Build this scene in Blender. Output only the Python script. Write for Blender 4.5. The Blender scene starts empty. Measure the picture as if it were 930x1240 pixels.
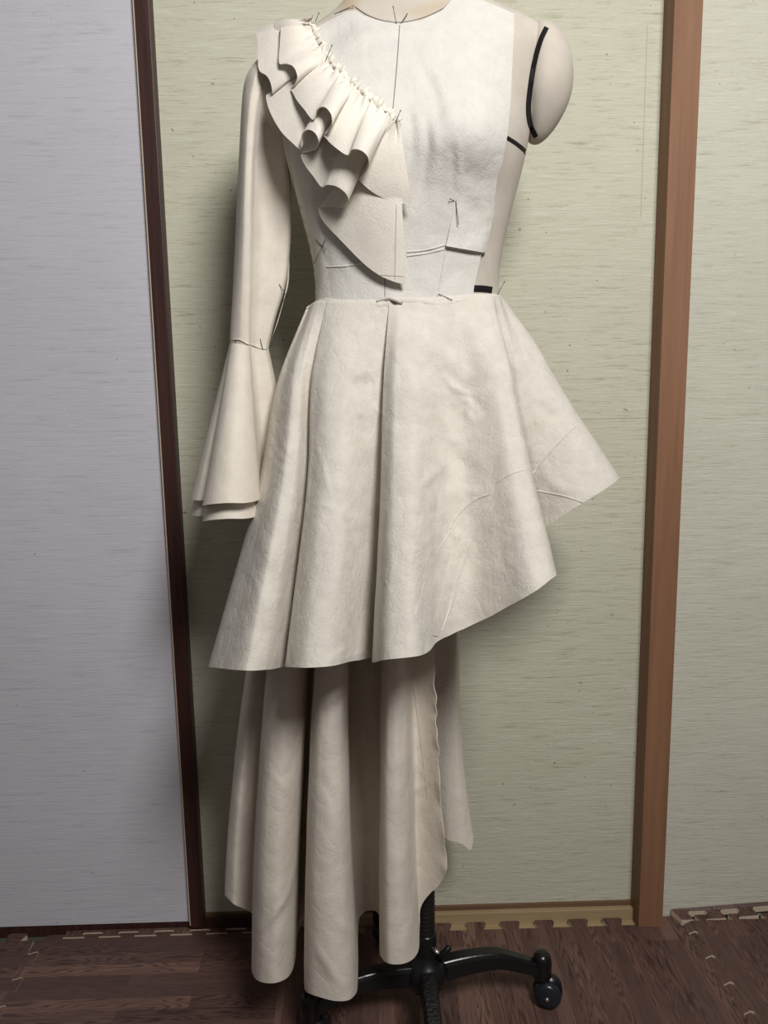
import bpy, bmesh, math, random
from mathutils import Vector, Matrix, noise
from mathutils.bvhtree import BVHTree
from mathutils.geometry import delaunay_2d_cdt

random.seed(7)
SC = bpy.context.scene
C = SC.collection

# ------------------------------------------------------------------ camera
FPX, W, H = 931.0, 930.0, 1240.0
up_c = Vector((-98, 5883, 931)).normalized()
hd_c = Vector((0, 0, -1)); hd_c = (hd_c - up_c * hd_c.dot(up_c)).normalized()
rt_c = hd_c.cross(up_c)
PSI = math.radians(1.15)
X_c = hd_c * math.sin(PSI) + rt_c * math.cos(PSI)
Y_c = hd_c * math.cos(PSI) - rt_c * math.sin(PSI)
R = Matrix((X_c, Y_c, up_c))
CAM = Vector((0, 0, 1.0))
cam_d = bpy.data.cameras.new('camera')
cam = bpy.data.objects.new('camera', cam_d); C.objects.link(cam)
cam_d.sensor_fit = 'VERTICAL'; cam_d.sensor_height = 36.0; cam_d.lens = 36.0 * FPX / H
cam_d.clip_start = 0.02
cam.matrix_world = Matrix.Translation(CAM) @ R.to_4x4()
SC.camera = cam

# ------------------------------------------------------------------ light
wd = bpy.data.worlds.new('world'); SC.world = wd; wd.use_nodes = True
wd.node_tree.nodes['Background'].inputs[0].default_value = (1.0, 0.95, 0.89, 1)
wd.node_tree.nodes['Background'].inputs[1].default_value = 0.10
def area(name, loc, target, size, power, col):
    l = bpy.data.lights.new(name, 'AREA'); l.shape = 'DISK'; l.size = size
    l.energy = power; l.color = col
    o = bpy.data.objects.new(name, l); C.objects.link(o); o.location = loc
    o.rotation_euler = (Vector(target) - Vector(loc)).to_track_quat('-Z', 'Y').to_euler()
    return o
area('ceiling_lamp_light', (0.50, -0.46, 2.12), (0.1, 1.2, 1.35), 0.55, 40, (1.0, 0.975, 0.945))
SC.view_settings.view_transform = 'Standard'
SC.view_settings.look = 'None'
SC.view_settings.gamma = 1
SC.view_settings.exposure = 0.0

# ------------------------------------------------------------------ helpers
def ray(px, py):
    return (R @ Vector(((px - W/2) / FPX, -(py - H/2) / FPX, -1))).normalized()
def atY(px, py, Y):
    d = ray(px, py); return CAM + d * (Y / d.y)
def atZ(px, py, z):
    d = ray(px, py); return CAM + d * ((z - CAM.z) / d.z)

def S(r, g, b):   # sRGB 0..255 to linear
    f = lambda c: (c/255/12.92) if c/255 <= 0.04045 else ((c/255+0.055)/1.055)**2.4
    return (f(r), f(g), f(b), 1)

def link(name, me, mat=None, parent=None, smooth=True):
    o = bpy.data.objects.new(name, me); C.objects.link(o)
    if mat is not None and not me.materials: me.materials.append(mat)
    if smooth:
        for p in me.polygons: p.use_smooth = True
    if parent is not None: o.parent = parent
    return o
def frombm(name, bm, mat=None, parent=None, smooth=True):
    me = bpy.data.meshes.new(name); bm.normal_update(); bm.to_mesh(me); bm.free()
    return link(name, me, mat, parent, smooth)
def thing(name, label, cat, group=None):
    o = bpy.data.objects.new(name, None); C.objects.link(o); o.empty_display_size = 0.05
    o['label'] = label; o['category'] = cat
    if group: o['group'] = group
    return o
def tag(o, label, cat, group=None):
    o['label'] = label; o['category'] = cat
    if group: o['group'] = group
    return o
def struct(o, label=None):
    o['kind'] = 'structure'
    if label: o['label'] = label
    return o
def box(bm, lo, hi, mi=0):
    vs = [bm.verts.new((x, y, z)) for z in (lo[2], hi[2]) for y in (lo[1], hi[1]) for x in (lo[0], hi[0])]
    for f in ((0,2,3,1), (4,5,7,6), (0,1,5,4), (2,6,7,3), (0,4,6,2), (1,3,7,5)):
        fc = bm.faces.new([vs[i] for i in f]); fc.material_index = mi
def bevel(o, w, seg=2, ang=0.6):
    m = o.modifiers.new('bevel', 'BEVEL'); m.width = w; m.segments = seg; m.limit_method = 'ANGLE'; m.angle_limit = ang
def tube(bm, pts, r, n=8, cap=True, rad=None):
    pts = [Vector(p) for p in pts]; rings = []
    ref = Vector((0.13, 0.31, 1)).normalized()
    for i, p in enumerate(pts):
        t = (pts[min(i+1, len(pts)-1)] - pts[max(i-1, 0)]).normalized()
        a = t.cross(ref)
        if a.length < 0.05: a = t.cross(Vector((1, 0, 0)))
        a.normalize(); b = t.cross(a)
        rr = rad[i] if rad else r
        rings.append([bm.verts.new(p + a*rr*math.cos(2*math.pi*k/n) + b*rr*math.sin(2*math.pi*k/n)) for k in range(n)])
    for i in range(len(rings)-1):
        for k in range(n):
            bm.faces.new((rings[i][k], rings[i][(k+1) % n], rings[i+1][(k+1) % n], rings[i+1][k]))
    if cap:
        bm.faces.new(rings[0][::-1]); bm.faces.new(rings[-1])
def lathe(bm, prof, org, axis=(0, 0, 1), n=32):
    """prof: list of (r, h) along axis from org"""
    ax = Vector(axis).normalized(); q = Vector((0, 0, 1)).rotation_difference(ax)
    org = Vector(org); rings = []
    for r, h in prof:
        rings.append([bm.verts.new(org + q @ Vector((r*math.cos(2*math.pi*k/n), r*math.sin(2*math.pi*k/n), h))) for k in range(n)])
    for i in range(len(rings)-1):
        for k in range(n):
            bm.faces.new((rings[i][k], rings[i][(k+1) % n], rings[i+1][(k+1) % n], rings[i+1][k]))
    bm.faces.new(rings[0][::-1]); bm.faces.new(rings[-1])
def crspline(P, n):
    """centripetal-ish Catmull-Rom through vectors P, n samples per segment"""
    P = [Vector(p) for p in P]; out = []
    N = len(P)
    for i in range(N-1):
        p0 = P[i-1] if i > 0 else P[i]*2 - P[i+1]
        p1, p2 = P[i], P[i+1]
        p3 = P[i+2] if i+2 < N else P[i+1]*2 - P[i]
        l = max((p2-p1).length, 1e-6)
        m1 = (p2-p0); m2 = (p3-p1)
        m1 = m1 * (l / max((p1-p0).length + l, 1e-6)); m2 = m2 * (l / max((p3-p2).length + l, 1e-6))
        for k in range(n):
            t = k/n; t2 = t*t; t3 = t2*t
            out.append(p1*(2*t3-3*t2+1) + m1*(t3-2*t2+t) + p2*(-2*t3+3*t2) + m2*(t3-t2))
    out.append(P[-1].copy())
    return out
def solid(o, t=0.0011, off=0):
    m = o.modifiers.new('thickness', 'SOLIDIFY'); m.thickness = t; m.offset = off
    m = o.modifiers.new('crisp_edges', 'EDGE_SPLIT'); m.split_angle = math.radians(60)
def bvh_of(o):
    me = o.data
    return BVHTree.FromPolygons([v.co for v in me.vertices], [tuple(p.vertices) for p in me.polygons])
def wr(p, s, a, sx=1, sy=1, sz=1):
    return noise.noise(Vector((p.x*s*sx, p.y*s*sy, p.z*s*sz))) * a

# ------------------------------------------------------------------ materials
def mat_new(name):
    m = bpy.data.materials.new(name); m.use_nodes = True
    nt = m.node_tree; b = nt.nodes['Principled BSDF']
    return m, nt, b
def N(nt, t, **kw):
    n = nt.nodes.new(t)
    for k, v in kw.items():
        if k in n.inputs: n.inputs[k].default_value = v
        else: setattr(n, k, v)
    return n
def ramp(nt, stops):
    r = nt.nodes.new('ShaderNodeValToRGB'); e = r.color_ramp.elements
    while len(e) < len(stops): e.new(0.5)
    for i, (p, c) in enumerate(stops): e[i].position = p; e[i].color = c
    return r
def noise_n(nt, scale, mapping=(1, 1, 1), detail=4, rough=0.6, rot=(0, 0, 0)):
    tc = N(nt, 'ShaderNodeTexCoord'); mp = N(nt, 'ShaderNodeMapping')
    mp.inputs['Scale'].default_value = mapping; mp.inputs['Rotation'].default_value = rot
    nt.links.new(tc.outputs['Object'], mp.inputs['Vector'])
    n = N(nt, 'ShaderNodeTexNoise'); n.inputs['Scale'].default_value = scale
    n.inputs['Detail'].default_value = detail; n.inputs['Roughness'].default_value = rough
    nt.links.new(mp.outputs[0], n.inputs['Vector'])
    return n
def mathn(nt, op, a, b):
    n = N(nt, 'ShaderNodeMath', operation=op)
    for i, v in enumerate((a, b)):
        if isinstance(v, (int, float)): n.inputs[i].default_value = v
        else: nt.links.new(v, n.inputs[i])
    return n.outputs[0]
def bump(nt, b, src, strength, dist, prev=None):
    bp = N(nt, 'ShaderNodeBump'); bp.inputs['Strength'].default_value = strength; bp.inputs['Distance'].default_value = dist
    nt.links.new(src, bp.inputs['Height'])
    if prev: nt.links.new(prev, bp.inputs['Normal'])
    nt.links.new(bp.outputs[0], b.inputs['Normal'])
    return bp.outputs[0]

def cloth_mat(name, c1, c2, crease=1.0, trans=0.12):
    m, nt, b = mat_new(name)
    n1 = noise_n(nt, 45, detail=6, rough=0.7)
    r = ramp(nt, [(0.35, c1), (0.65, c2)])
    nt.links.new(n1.outputs['Fac'], r.inputs[0])
    fl = noise_n(nt, 420, (1, 1, 0.35), detail=3, rough=0.8)          # slubs and flecks of the unbleached weave
    r2 = ramp(nt, [(0.27, (0.72, 0.66, 0.56, 1)), (0.36, (1, 1, 1, 1))])
    nt.links.new(fl.outputs['Fac'], r2.inputs[0])
    mx = N(nt, 'ShaderNodeMix', data_type='RGBA', blend_type='MULTIPLY'); mx.inputs[0].default_value = 0.35
    nt.links.new(r.outputs[0], mx.inputs[6]); nt.links.new(r2.outputs[0], mx.inputs[7])
    nt.links.new(mx.outputs[2], b.inputs['Base Color'])
    b.inputs['Roughness'].default_value = 0.95
    b.inputs['Specular IOR Level'].default_value = 0.15
    b.inputs['Sheen Weight'].default_value = 0.05
    wv = noise_n(nt, 650, (1, 1, 0.5), detail=2)
    p = bump(nt, b, wv.outputs['Fac'], 0.6, 0.0009)
    cr = noise_n(nt, 26, (1, 1, 0.8), detail=5, rough=0.55)
    # creases: ridged noise
    a = mathn(nt, 'ABSOLUTE', mathn(nt, 'SUBTRACT', cr.outputs['Fac'], 0.5), 0)
    a = mathn(nt, 'POWER', a, 0.6)
    p = bump(nt, b, a, 0.35*crease, 0.004, p)
    tr = N(nt, 'ShaderNodeBsdfTranslucent'); nt.links.new(mx.outputs[2], tr.inputs[0])
    ms = N(nt, 'ShaderNodeMixShader'); ms.inputs[0].default_value = trans
    out = nt.nodes['Material Output']
    nt.links.new(b.outputs[0], ms.inputs[1]); nt.links.new(tr.outputs[0], ms.inputs[2]); nt.links.new(ms.outputs[0], out.inputs[0])
    return m
M_BOD = cloth_mat('bodice_muslin', S(210, 207, 201), S(218, 215, 209), 1.1, 0.04)
M_SKT = cloth_mat('skirt_muslin', S(216, 210, 200), S(226, 221, 211), 1.5, 0.08)
M_TRN = cloth_mat('train_muslin', S(236, 228, 216), S(242, 235, 224), 1.1, 0.22)
M_RUF = cloth_mat('ruffle_muslin', S(240, 234, 223), S(246, 241, 231), 0.35, 0.16)
M_SLV = cloth_mat('sleeve_muslin', S(226, 218, 205), S(233, 226, 214), 0.5, 0.10)

def plain(name, col, rough=0.5, spec=0.5, metal=0.0, bumpy=None):
    m, nt, b = mat_new(name)
    b.inputs['Base Color'].default_value = col; b.inputs['Roughness'].default_value = rough
    b.inputs['Specular IOR Level'].default_value = spec; b.inputs['Metallic'].default_value = metal
    sc, st, ds = bumpy or (180, 0.1, 0.0005)
    n = noise_n(nt, sc); bump(nt, b, n.outputs['Fac'], st, ds)
    return m
M_BLACK = plain('black_enamel', S(16, 16, 18), 0.28, 0.5, 0, (70, 0.25, 0.001))
M_CAST = plain('black_cast_relief', S(18, 18, 20), 0.35, 0.5, 0, (150, 1.0, 0.006))
M_BELL = plain('black_rubber', S(24, 22, 22), 0.5)
M_TAPE = plain('black_tape', S(14, 13, 13), 0.7, 0.3)
M_WHEEL = plain('dark_wheel', S(30, 34, 42), 0.25, 0.5)
M_STEEL = plain('steel', S(190, 190, 190), 0.3, 0.5, 1.0)
M_PIN = plain('pin_steel', S(90, 82, 74), 0.35, 0.5, 0.9)
M_THREAD = plain('grey_thread', S(135, 130, 124), 0.9, 0.1)
M_PENCIL = plain('stitching', S(176, 168, 156), 0.95, 0.1)

def form_mat():
    m, nt, b = mat_new('form_linen')
    n1 = noise_n(nt, 30, detail=5); r = ramp(nt, [(0.3, S(188, 180, 169)), (0.7, S(199, 192, 181))])
    nt.links.new(n1.outputs['Fac'], r.inputs[0])
    n2 = noise_n(nt, 9, detail=2); r2 = ramp(nt, [(0.6, (1, 1, 1, 1)), (0.75, S(238, 222, 190))])
    nt.links.new(n2.outputs['Fac'], r2.inputs[0])
    mx = N(nt, 'ShaderNodeMix', data_type='RGBA', blend_type='MULTIPLY'); mx.inputs[0].default_value = 1
    nt.links.new(r.outputs[0], mx.inputs[6]); nt.links.new(r2.outputs[0], mx.inputs[7])
    nt.links.new(mx.outputs[2], b.inputs['Base Color'])
    b.inputs['Roughness'].default_value = 0.85; b.inputs['Specular IOR Level'].default_value = 0.2
    w = noise_n(nt, 700, detail=2); bump(nt, b, w.outputs['Fac'], 0.3, 0.0005)
    return m
M_FORM = form_mat()

def paper_mat(name, base, dark, light, coarse, st=0.6):
    """wallpaper woven of horizontal fibres"""
    m, nt, b = mat_new(name)
    f1 = noise_n(nt, coarse, (0.09, 1, 1.0), detail=6, rough=0.75)
    f2 = noise_n(nt, coarse*2.6, (0.05, 1, 1.0), detail=4, rough=0.8)
    s = mathn(nt, 'ADD', mathn(nt, 'MULTIPLY', f1.outputs['Fac'], 0.55), mathn(nt, 'MULTIPLY', f2.outputs['Fac'], 0.45))
    r = ramp(nt, [(0.34, dark), (0.47, base), (0.55, base), (0.64, light)])
    nt.links.new(s, r.inputs[0])
    big = noise_n(nt, 3.0, detail=3); r2 = ramp(nt, [(0.3, (0.93, 0.93, 0.92, 1)), (0.7, (1, 1, 1, 1))])
    nt.links.new(big.outputs['Fac'], r2.inputs[0])
    sp = noise_n(nt, 110, detail=2, rough=0.4); r3 = ramp(nt, [(0.225, S(140, 126, 96)), (0.245, (1, 1, 1, 1))])
    nt.links.new(sp.outputs['Fac'], r3.inputs[0])
    mx = N(nt, 'ShaderNodeMix', data_type='RGBA', blend_type='MULTIPLY'); mx.inputs[0].default_value = 1
    nt.links.new(r.outputs[0], mx.inputs[6]); nt.links.new(r2.outputs[0], mx.inputs[7])
    mx2 = N(nt, 'ShaderNodeMix', data_type='RGBA', blend_type='MULTIPLY'); mx2.inputs[0].default_value = 0.6
    nt.links.new(mx.outputs[2], mx2.inputs[6]); nt.links.new(r3.outputs[0], mx2.inputs[7])
    nt.links.new(mx2.outputs[2], b.inputs['Base Color'])
    b.inputs['Roughness'].default_value = 0.8; b.inputs['Specular IOR Level'].default_value = 0.2
    bump(nt, b, s, st, 0.004)
    return m
M_WALL = paper_mat('beige_fibre_wallpaper', S(204, 203, 184), S(168, 164, 142), S(216, 216, 201), 170)
M_WALLR = paper_mat('pale_fibre_wallpaper', S(208, 207, 192), S(178, 175, 157), S(220, 219, 208), 170)
M_DOOR = paper_mat('lilac_grey_door_paper', S(200, 199, 208), S(178, 177, 188), S(208, 207, 216), 120, 0.35)

def wood_mat(name, a, c, scale=30, mapping=(1, 1, 0.06), rough=0.5):
    m, nt, b = mat_new(name)
    n = noise_n(nt, scale, mapping, detail=7, rough=0.7)
    r = ramp(nt, [(0.3, a), (0.7, c)]); nt.links.new(n.outputs['Fac'], r.inputs[0])
    nt.links.new(r.outputs[0], b.inputs['Base Color']); b.inputs['Roughness'].default_value = rough
    b.inputs['Specular IOR Level'].default_value = 0.3
    bump(nt, b, n.outputs['Fac'], 0.15, 0.002)
    return m
M_POST = wood_mat('reddish_post_wood', S(124, 88, 65), S(144, 106, 80), 60, (1, 1, 0.05), 0.6)
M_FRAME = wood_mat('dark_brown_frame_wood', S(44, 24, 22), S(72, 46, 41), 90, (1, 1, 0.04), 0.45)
M_SILL = wood_mat('light_sill_wood', S(150, 130, 98), S(176, 156, 122), 40, (0.06, 1, 1), 0.5)
M_CAP = wood_mat('sill_edge_wood', S(96, 72, 54), S(126, 98, 76), 40, (0.06, 1, 1), 0.6)

def plank_mat(name, alongx):
    """printed wood strips on foam mats"""
    m, nt, b = mat_new(name)
    tc = N(nt, 'ShaderNodeTexCoord'); mp = N(nt, 'ShaderNodeMapping')
    mp.inputs['Rotation'].default_value = (0, 0, 0 if alongx else math.pi/2)
    nt.links.new(tc.outputs['Object'], mp.inputs['Vector'])
    br = N(nt, 'ShaderNodeTexBrick'); br.offset = 0.37; br.offset_frequency = 3; br.squash = 1
    for k, v in (('Scale', 1.0), ('Brick Width', 0.31), ('Row Height', 0.026), ('Mortar Size', 0.0004), ('Bias', 0.0), ('Mortar Smooth', 0.3)):
        br.inputs[k].default_value = v
    br.inputs['Color1'].default_value = (0, 0, 0, 1); br.inputs['Color2'].default_value = (1, 1, 1, 1); br.inputs['Mortar'].default_value = (0.3, 0.3, 0.3, 1)
    nt.links.new(mp.outputs[0], br.inputs['Vector'])
    # grain: offset the noise by plank id, stretched along the plank
    sc = N(nt, 'ShaderNodeVectorMath', operation='MULTIPLY'); sc.inputs[1].default_value = (0.09, 1, 1)
    nt.links.new(mp.outputs[0], sc.inputs[0])
    off = N(nt, 'ShaderNodeVectorMath', operation='MULTIPLY_ADD'); off.inputs[1].default_value = (0.3, 3.1, 1.7)
    nt.links.new(br.outputs['Color'], off.inputs[0]); nt.links.new(sc.outputs[0], off.inputs[2])
    g = N(nt, 'ShaderNodeTexNoise'); g.inputs['Scale'].default_value = 30; g.inputs['Detail'].default_value = 2
    nt.links.new(off.outputs[0], g.inputs['Vector'])
    rings = mathn(nt, 'FRACT', mathn(nt, 'MULTIPLY', g.outputs['Fac'], 26.0), 0)
    rr = ramp(nt, [(0.0, (0.36, 0.34, 0.34, 1)), (0.3, (1, 1, 1, 1)), (0.7, (1.12, 1.08, 1.02, 1)), (1.0, (0.42, 0.40, 0.40, 1))])
    nt.links.new(rings, rr.inputs[0])
    f = N(nt, 'ShaderNodeTexNoise'); f.inputs['Scale'].default_value = 260; f.inputs['Detail'].default_value = 4
    nt.links.new(off.outputs[0], f.inputs['Vector'])
    rf = ramp(nt, [(0.35, (0.72, 0.72, 0.72, 1)), (0.6, (1, 1, 1, 1))]); nt.links.new(f.outputs['Fac'], rf.inputs[0])
    base = ramp(nt, [(0.0, S(90, 67, 62)), (0.4, S(99, 74, 68)), (0.85, S(106, 80, 73)), (1.0, S(126, 97, 86))])
    nt.links.new(br.outputs['Color'], base.inputs[0])
    # strong rings only on some planks
    sel = mathn(nt, 'GREATER_THAN', mathn(nt, 'FRACT', mathn(nt, 'MULTIPLY', br.outputs['Color'], 5.7), 0), 0.45)
    sel = mathn(nt, 'ADD', mathn(nt, 'MULTIPLY', sel, 0.75), 0.2)
    mx = N(nt, 'ShaderNodeMix', data_type='RGBA', blend_type='MULTIPLY'); nt.links.new(sel, mx.inputs[0])
    nt.links.new(base.outputs[0], mx.inputs[6]); nt.links.new(rr.outputs[0], mx.inputs[7])
    mx2 = N(nt, 'ShaderNodeMix', data_type='RGBA', blend_type='MULTIPLY'); mx2.inputs[0].default_value = 0.8
    nt.links.new(mx.outputs[2], mx2.inputs[6]); nt.links.new(rf.outputs[0], mx2.inputs[7])
    nt.links.new(mx2.outputs[2], b.inputs['Base Color'])
    b.inputs['Roughness'].default_value = 0.5; b.inputs['Specular IOR Level'].default_value = 0.35
    nb = noise_n(nt, 500, detail=2); bump(nt, b, nb.outputs['Fac'], 0.25, 0.001)
    return m
M_PLKY = plank_mat('wood_print_front_to_back', False)
M_PLKX = plank_mat('wood_print_left_to_right', True)
M_FOAM = plain('pale_foam_edge', S(196, 180, 160), 0.9, 0.1)
M_TATAMI = plain('greenish_tatami', S(84, 90, 72), 0.9, 0.1, 0, (300, 0.5, 0.002))

# ------------------------------------------------------------------ room
YW = atZ(650, 1112, 0).y            # foot of the wall
xl_early = atZ(345, 1135, 0.01).x; YB_early = atZ(640, 1124, 0.01).y - 0.02
XPOST0 = atY(760, 1103, YW-0.03).x; XPOST1 = atY(799, 1103, YW-0.03).x
ZC = 2.55
def slab(name, lo, hi, mat, bev=None, parent=None):
    bm = bmesh.new(); box(bm, lo, hi); o = frombm(name, bm, mat, parent, False)
    if bev: bevel(o, bev)
    return o
fl = struct(slab('floor', (-2.2, -1.4, -0.06), (2.2, YW+0.25, 0), M_TATAMI))
XD = atY(243, 1112, YW-0.02).x      # right side of the door's stile
wl = struct(slab('wall_back', (XD-0.25, YW, 0.0), ((XPOST0+XPOST1)/2, YW+0.1, ZC), M_WALL))
wr_ = struct(slab('wall_right', ((XPOST0+XPOST1)/2, YW-0.012, 0.0), (2.2, YW+0.1, ZC), M_WALLR))
# door post : real box, left flank and front seen
po = struct(slab('trim_1', (XPOST0+0.016, YW-0.045, 0), (XPOST1, YW+0.02, ZC), M_POST, 0.0012))
# wooden sill at the foot of the middle bay
bm = bmesh.new(); box(bm, (XD, YW-0.016, 0), (XPOST0+0.016, YW, 0.026)); sill = struct(frombm('baseboard_back', bm, M_SILL, None, False)); bevel(sill, 0.001)
bm = bmesh.new(); box(bm, (XD, YW-0.006, 0.0262), (XPOST0+0.016, YW, 0.034)); th_ = struct(slab('trim_3', (xl_early, YB_early, 0), (XPOST0+0.016, YW-0.016, 0.002), M_SILL)); cp = frombm('sill_edge', bm, M_CAP, sill, False)
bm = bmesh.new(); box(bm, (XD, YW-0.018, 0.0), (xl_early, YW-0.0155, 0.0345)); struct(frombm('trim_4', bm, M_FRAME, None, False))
# joint strips in the wallpaper of the middle bay
def paper_joint(px0, py0, px1, py1, w=0.0012):
    a = atY(px0, py0, YW-0.0004); b_ = atY(px1, py1, YW-0.0004)
    bm = bmesh.new()
    if abs(a.x-b_.x) < abs(a.z-b_.z):
        x = (a.x+b_.x)/2; box(bm, (x-w/2, YW-0.0006, min(a.z, b_.z)), (x+w/2, YW, max(a.z, b_.z)))
    else:
        z = (a.z+b_.z)/2; box(bm, (min(a.x, b_.x), YW-0.0006, z-w/2), (max(a.x, b_.x), YW, z+w/2))
    return frombm('paper_joint', bm, M_PJ, wl, False)
M_PJ = plain('paper_joint_shade', S(186, 180, 152), 0.9, 0.1)
paper_joint(781, 30, 779, 262); paper_joint(700, 507, 787, 506, 0.0010)

# sliding door, left
YD = YW - 0.013
xs0 = atY(232, 1117, YD-0.012).x; xs1 = atY(246, 1117, YD-0.012).x
zb = atY(150, 1118, YD).z
dr = struct(slab('door_1', (-2.2, YD, zb), (xs0, YD+0.018, ZC), M_DOOR))
bm = bmesh.new(); box(bm, (xs0-0.003, YD-0.012, zb-0.006), (xs1, YD+0.022, ZC)); st = frombm('door_stile', bm, M_FRAME, dr, False); bevel(st, 0.0015)
bm = bmesh.new(); box(bm, (xs0-0.0035, YD-0.0128, zb), (xs0-0.0018, YD, ZC)); eg = frombm('paper_edge', bm, M_FOAM, dr, False)
bm = bmesh.new(); box(bm, (-2.2, YD+0.003, 0), (xs0, YD+0.03, zb-0.001)); ra = struct(frombm('trim_2', bm, M_FRAME, None, False))
wlft = struct(slab('wall_left', (-2.2, YW, 0), (XD-0.25, YW+0.1, ZC), M_WALL))

# ------------------------------------------------------------------ foam mats
def teeth(a, b, out, pitch=0.061, depth=0.021, start=0.35, flip=1):
    """dovetail edge from a to b; out = outward 2D direction"""
    a, b = Vector(a), Vector(b); L = (b-a).length; t = (b-a)/L; o = Vector(out)*flip
    n = max(1, int(L/pitch)); p = L/n; pts = [a.copy()]
    for i in range(n):
        s = (i + start/1.0)*p
        e = s + p*0.46
        pts += [a+t*(s+0.002), a+t*(s-0.004)+o*depth*0.75, a+t*(s-0.001)+o*depth, a+t*(e+0.001)+o*depth, a+t*(e+0.004)+o*depth*0.75, a+t*(e-0.002)]
    return pts
def mat_poly(name, pts, z0, th, topmat, tilt=None):
    bm = bmesh.new()
    vs = [bm.verts.new((p[0], p[1], z0+th)) for p in pts]
    f = bm.faces.new(vs); f.normal_update()
    if f.normal.z < 0: f.normal_flip()
    vb = [bm.verts.new((p[0], p[1], z0)) for p in pts]
    n = len(pts)
    for i in range(n):
        q = bm.faces.new((vs[i], vs[(i+1) % n], vb[(i+1) % n], vb[i])); q.material_index = 1
    fb = bm.faces.new(vb); fb.material_index = 1
    bmesh.ops.recalc_face_normals(bm, faces=bm.faces)
    if tilt:
        for v in bm.verts: v.co.z += tilt(v.co.x, v.co.y)
    me = bpy.data.meshes.new(name); bm.to_mesh(me); bm.free()
    me.materials.append(topmat); me.materials.append(M_FOAM)
    return link(name, me, None, None, False)
YF = -0.75                                   # front end of the floor mats
yb = atZ(640, 1124, 0.01).y                  # root line of the free teeth in the middle
xr = atZ(822, 1114, 0.01).x                  # seam centre | right at the back
xr2 = atZ(905, 1236, 0.01).x; yr2 = atZ(905, 1236, 0.01).y
kx = (xr2 - xr) / (yr2 - yb)
xrf = xr + kx*(YF - yb)
xl = atZ(345, 1135, 0.01).x                  # seam centre | left (behind the gown)
G = 0.0008
def seam(a, b, out, sgn, **k):               # the same dovetail line shifted by a gap
    o = Vector(out)*G*sgn
    return [p + o for p in teeth(a, b, out, **k)]
# centre mat: back edge of free teeth, right edge interlocks
dR = Vector((1, -kx)).normalized()
pts = teeth((xl, yb), (xr-0.03, yb), (0, 1), start=0.30)
pts += [Vector((xr-0.028, yb+0.021)), Vector((xr-0.006, yb+0.021)), Vector((xr-G, yb))]
pts += seam((xr, yb-0.01), (xrf, YF), (1, 0), -1, start=0.3, depth=0.018)
pts += [Vector((xl, YF))]
m_c = mat_poly('foam_mat', pts, 0.0022, 0.0078, M_PLKY)
tag(m_c, 'brown wood-print foam mat with free jigsaw teeth against the light sill', 'foam mat', 'interlocking floor mats')
# right mat
pts = [Vector((xr+G, yb-0.008))] + seam((xr, yb-0.01), (xrf, YF), (1, 0), 1, start=0.3, depth=0.018) + [Vector((2.1, YF)), Vector((2.1, yb+0.004))]
ybr = yb + 0.002
pts += [p for p in teeth((2.1, ybr), (xr+0.02, ybr), (0, 1), start=0.3, depth=0.016)] + [Vector((xr+0.02, ybr))]
m_r = mat_poly('foam_mat', pts, 0, 0.0135, M_PLKY)
tag(m_r, 'brown wood-print foam mat at the right, planks running away from the camera', 'foam mat', 'interlocking floor mats')
# border strip behind the right mat, lifting against the wall
x0 = atZ(826, 1112, 0.02).x
pts = [p + Vector((0, G)) for p in teeth((x0, ybr), (2.1, ybr), (0, 1), start=0.34, depth=0.016)] + [Vector((2.1, ybr)), Vector((2.1, YW-0.016)), Vector((x0-0.012, YW-0.016))]
m_s = mat_poly('foam_mat_border', pts, 0.003, 0.012, M_PLKY, tilt=lambda x, y: max(0, (y-ybr))*0.35 + max(0, x-x0-0.06)*0.06)
tag(m_s, 'narrow brown border strip of foam mat lifting against the wall at right', 'foam mat')
# left mat and its border strip at the door
yl = atZ(200, 1134, 0.01).y
xll = atZ(18, 1160, 0.01).x
pts = [p for p in teeth((xll+0.02, yl), (xl+0.003, yl), (0, 1), start=0.3, depth=0.011)] + [Vector((xl+0.003, yl)), Vector((xl+0.003, YF))]
sd = seam((xll, YF), (xll+0.02, yl-0.02), (1, 0), 1, start=0.3, depth=0.018)
pts += sd
m_l = mat_poly('foam_mat', pts, 0, 0.0115, M_PLKX)
tag(m_l, 'dark brown foam mat at the left with planks printed left to right', 'foam mat', 'interlocking floor mats')
pts = [p + Vector((0, G)) for p in teeth((xll+0.085, yl), (xl-G, yl), (0, 1), start=0.3+0.0, depth=0.018)]
# use the same teeth phase as the mat in front
base = teeth((xll+0.02, yl), (xl+0.003, yl), (0, 1), start=0.3, depth=0.011)
cut = [p + Vector((0, G)) for p in base if p.x > xll+0.055]
pts = cut + [Vector((xl-G, yl+G)), Vector((xl-G, YD)), Vector((cut[0].x-0.004, YD))]
m_lb = mat_poly('foam_mat_border', pts, 0.001, 0.0125, M_PLKY)
tag(m_lb, 'narrow dark border strip of foam mat in front of the pale sliding door', 'foam mat')
pts = [Vector((-2.1, YF))] + [p for p in seam((xll, YF), (xll+0.02, yl-0.02), (1, 0), -1, start=0.3, depth=0.018)] + [Vector((xll+0.014, yl))]
pts += [p for p in teeth((xll+0.014, yl), (-2.1, yl), (0, 1), start=0.35, depth=0.02)][1:] + [Vector((-2.1, yl))]
m_ll = mat_poly('foam_mat', pts, 0, 0.010, M_PLKX)
tag(m_ll, 'brown foam mat in the bottom left corner with one free tooth over green tatami', 'foam mat', 'interlocking floor mats')
# (top of the mats is at about 1 cm)

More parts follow.
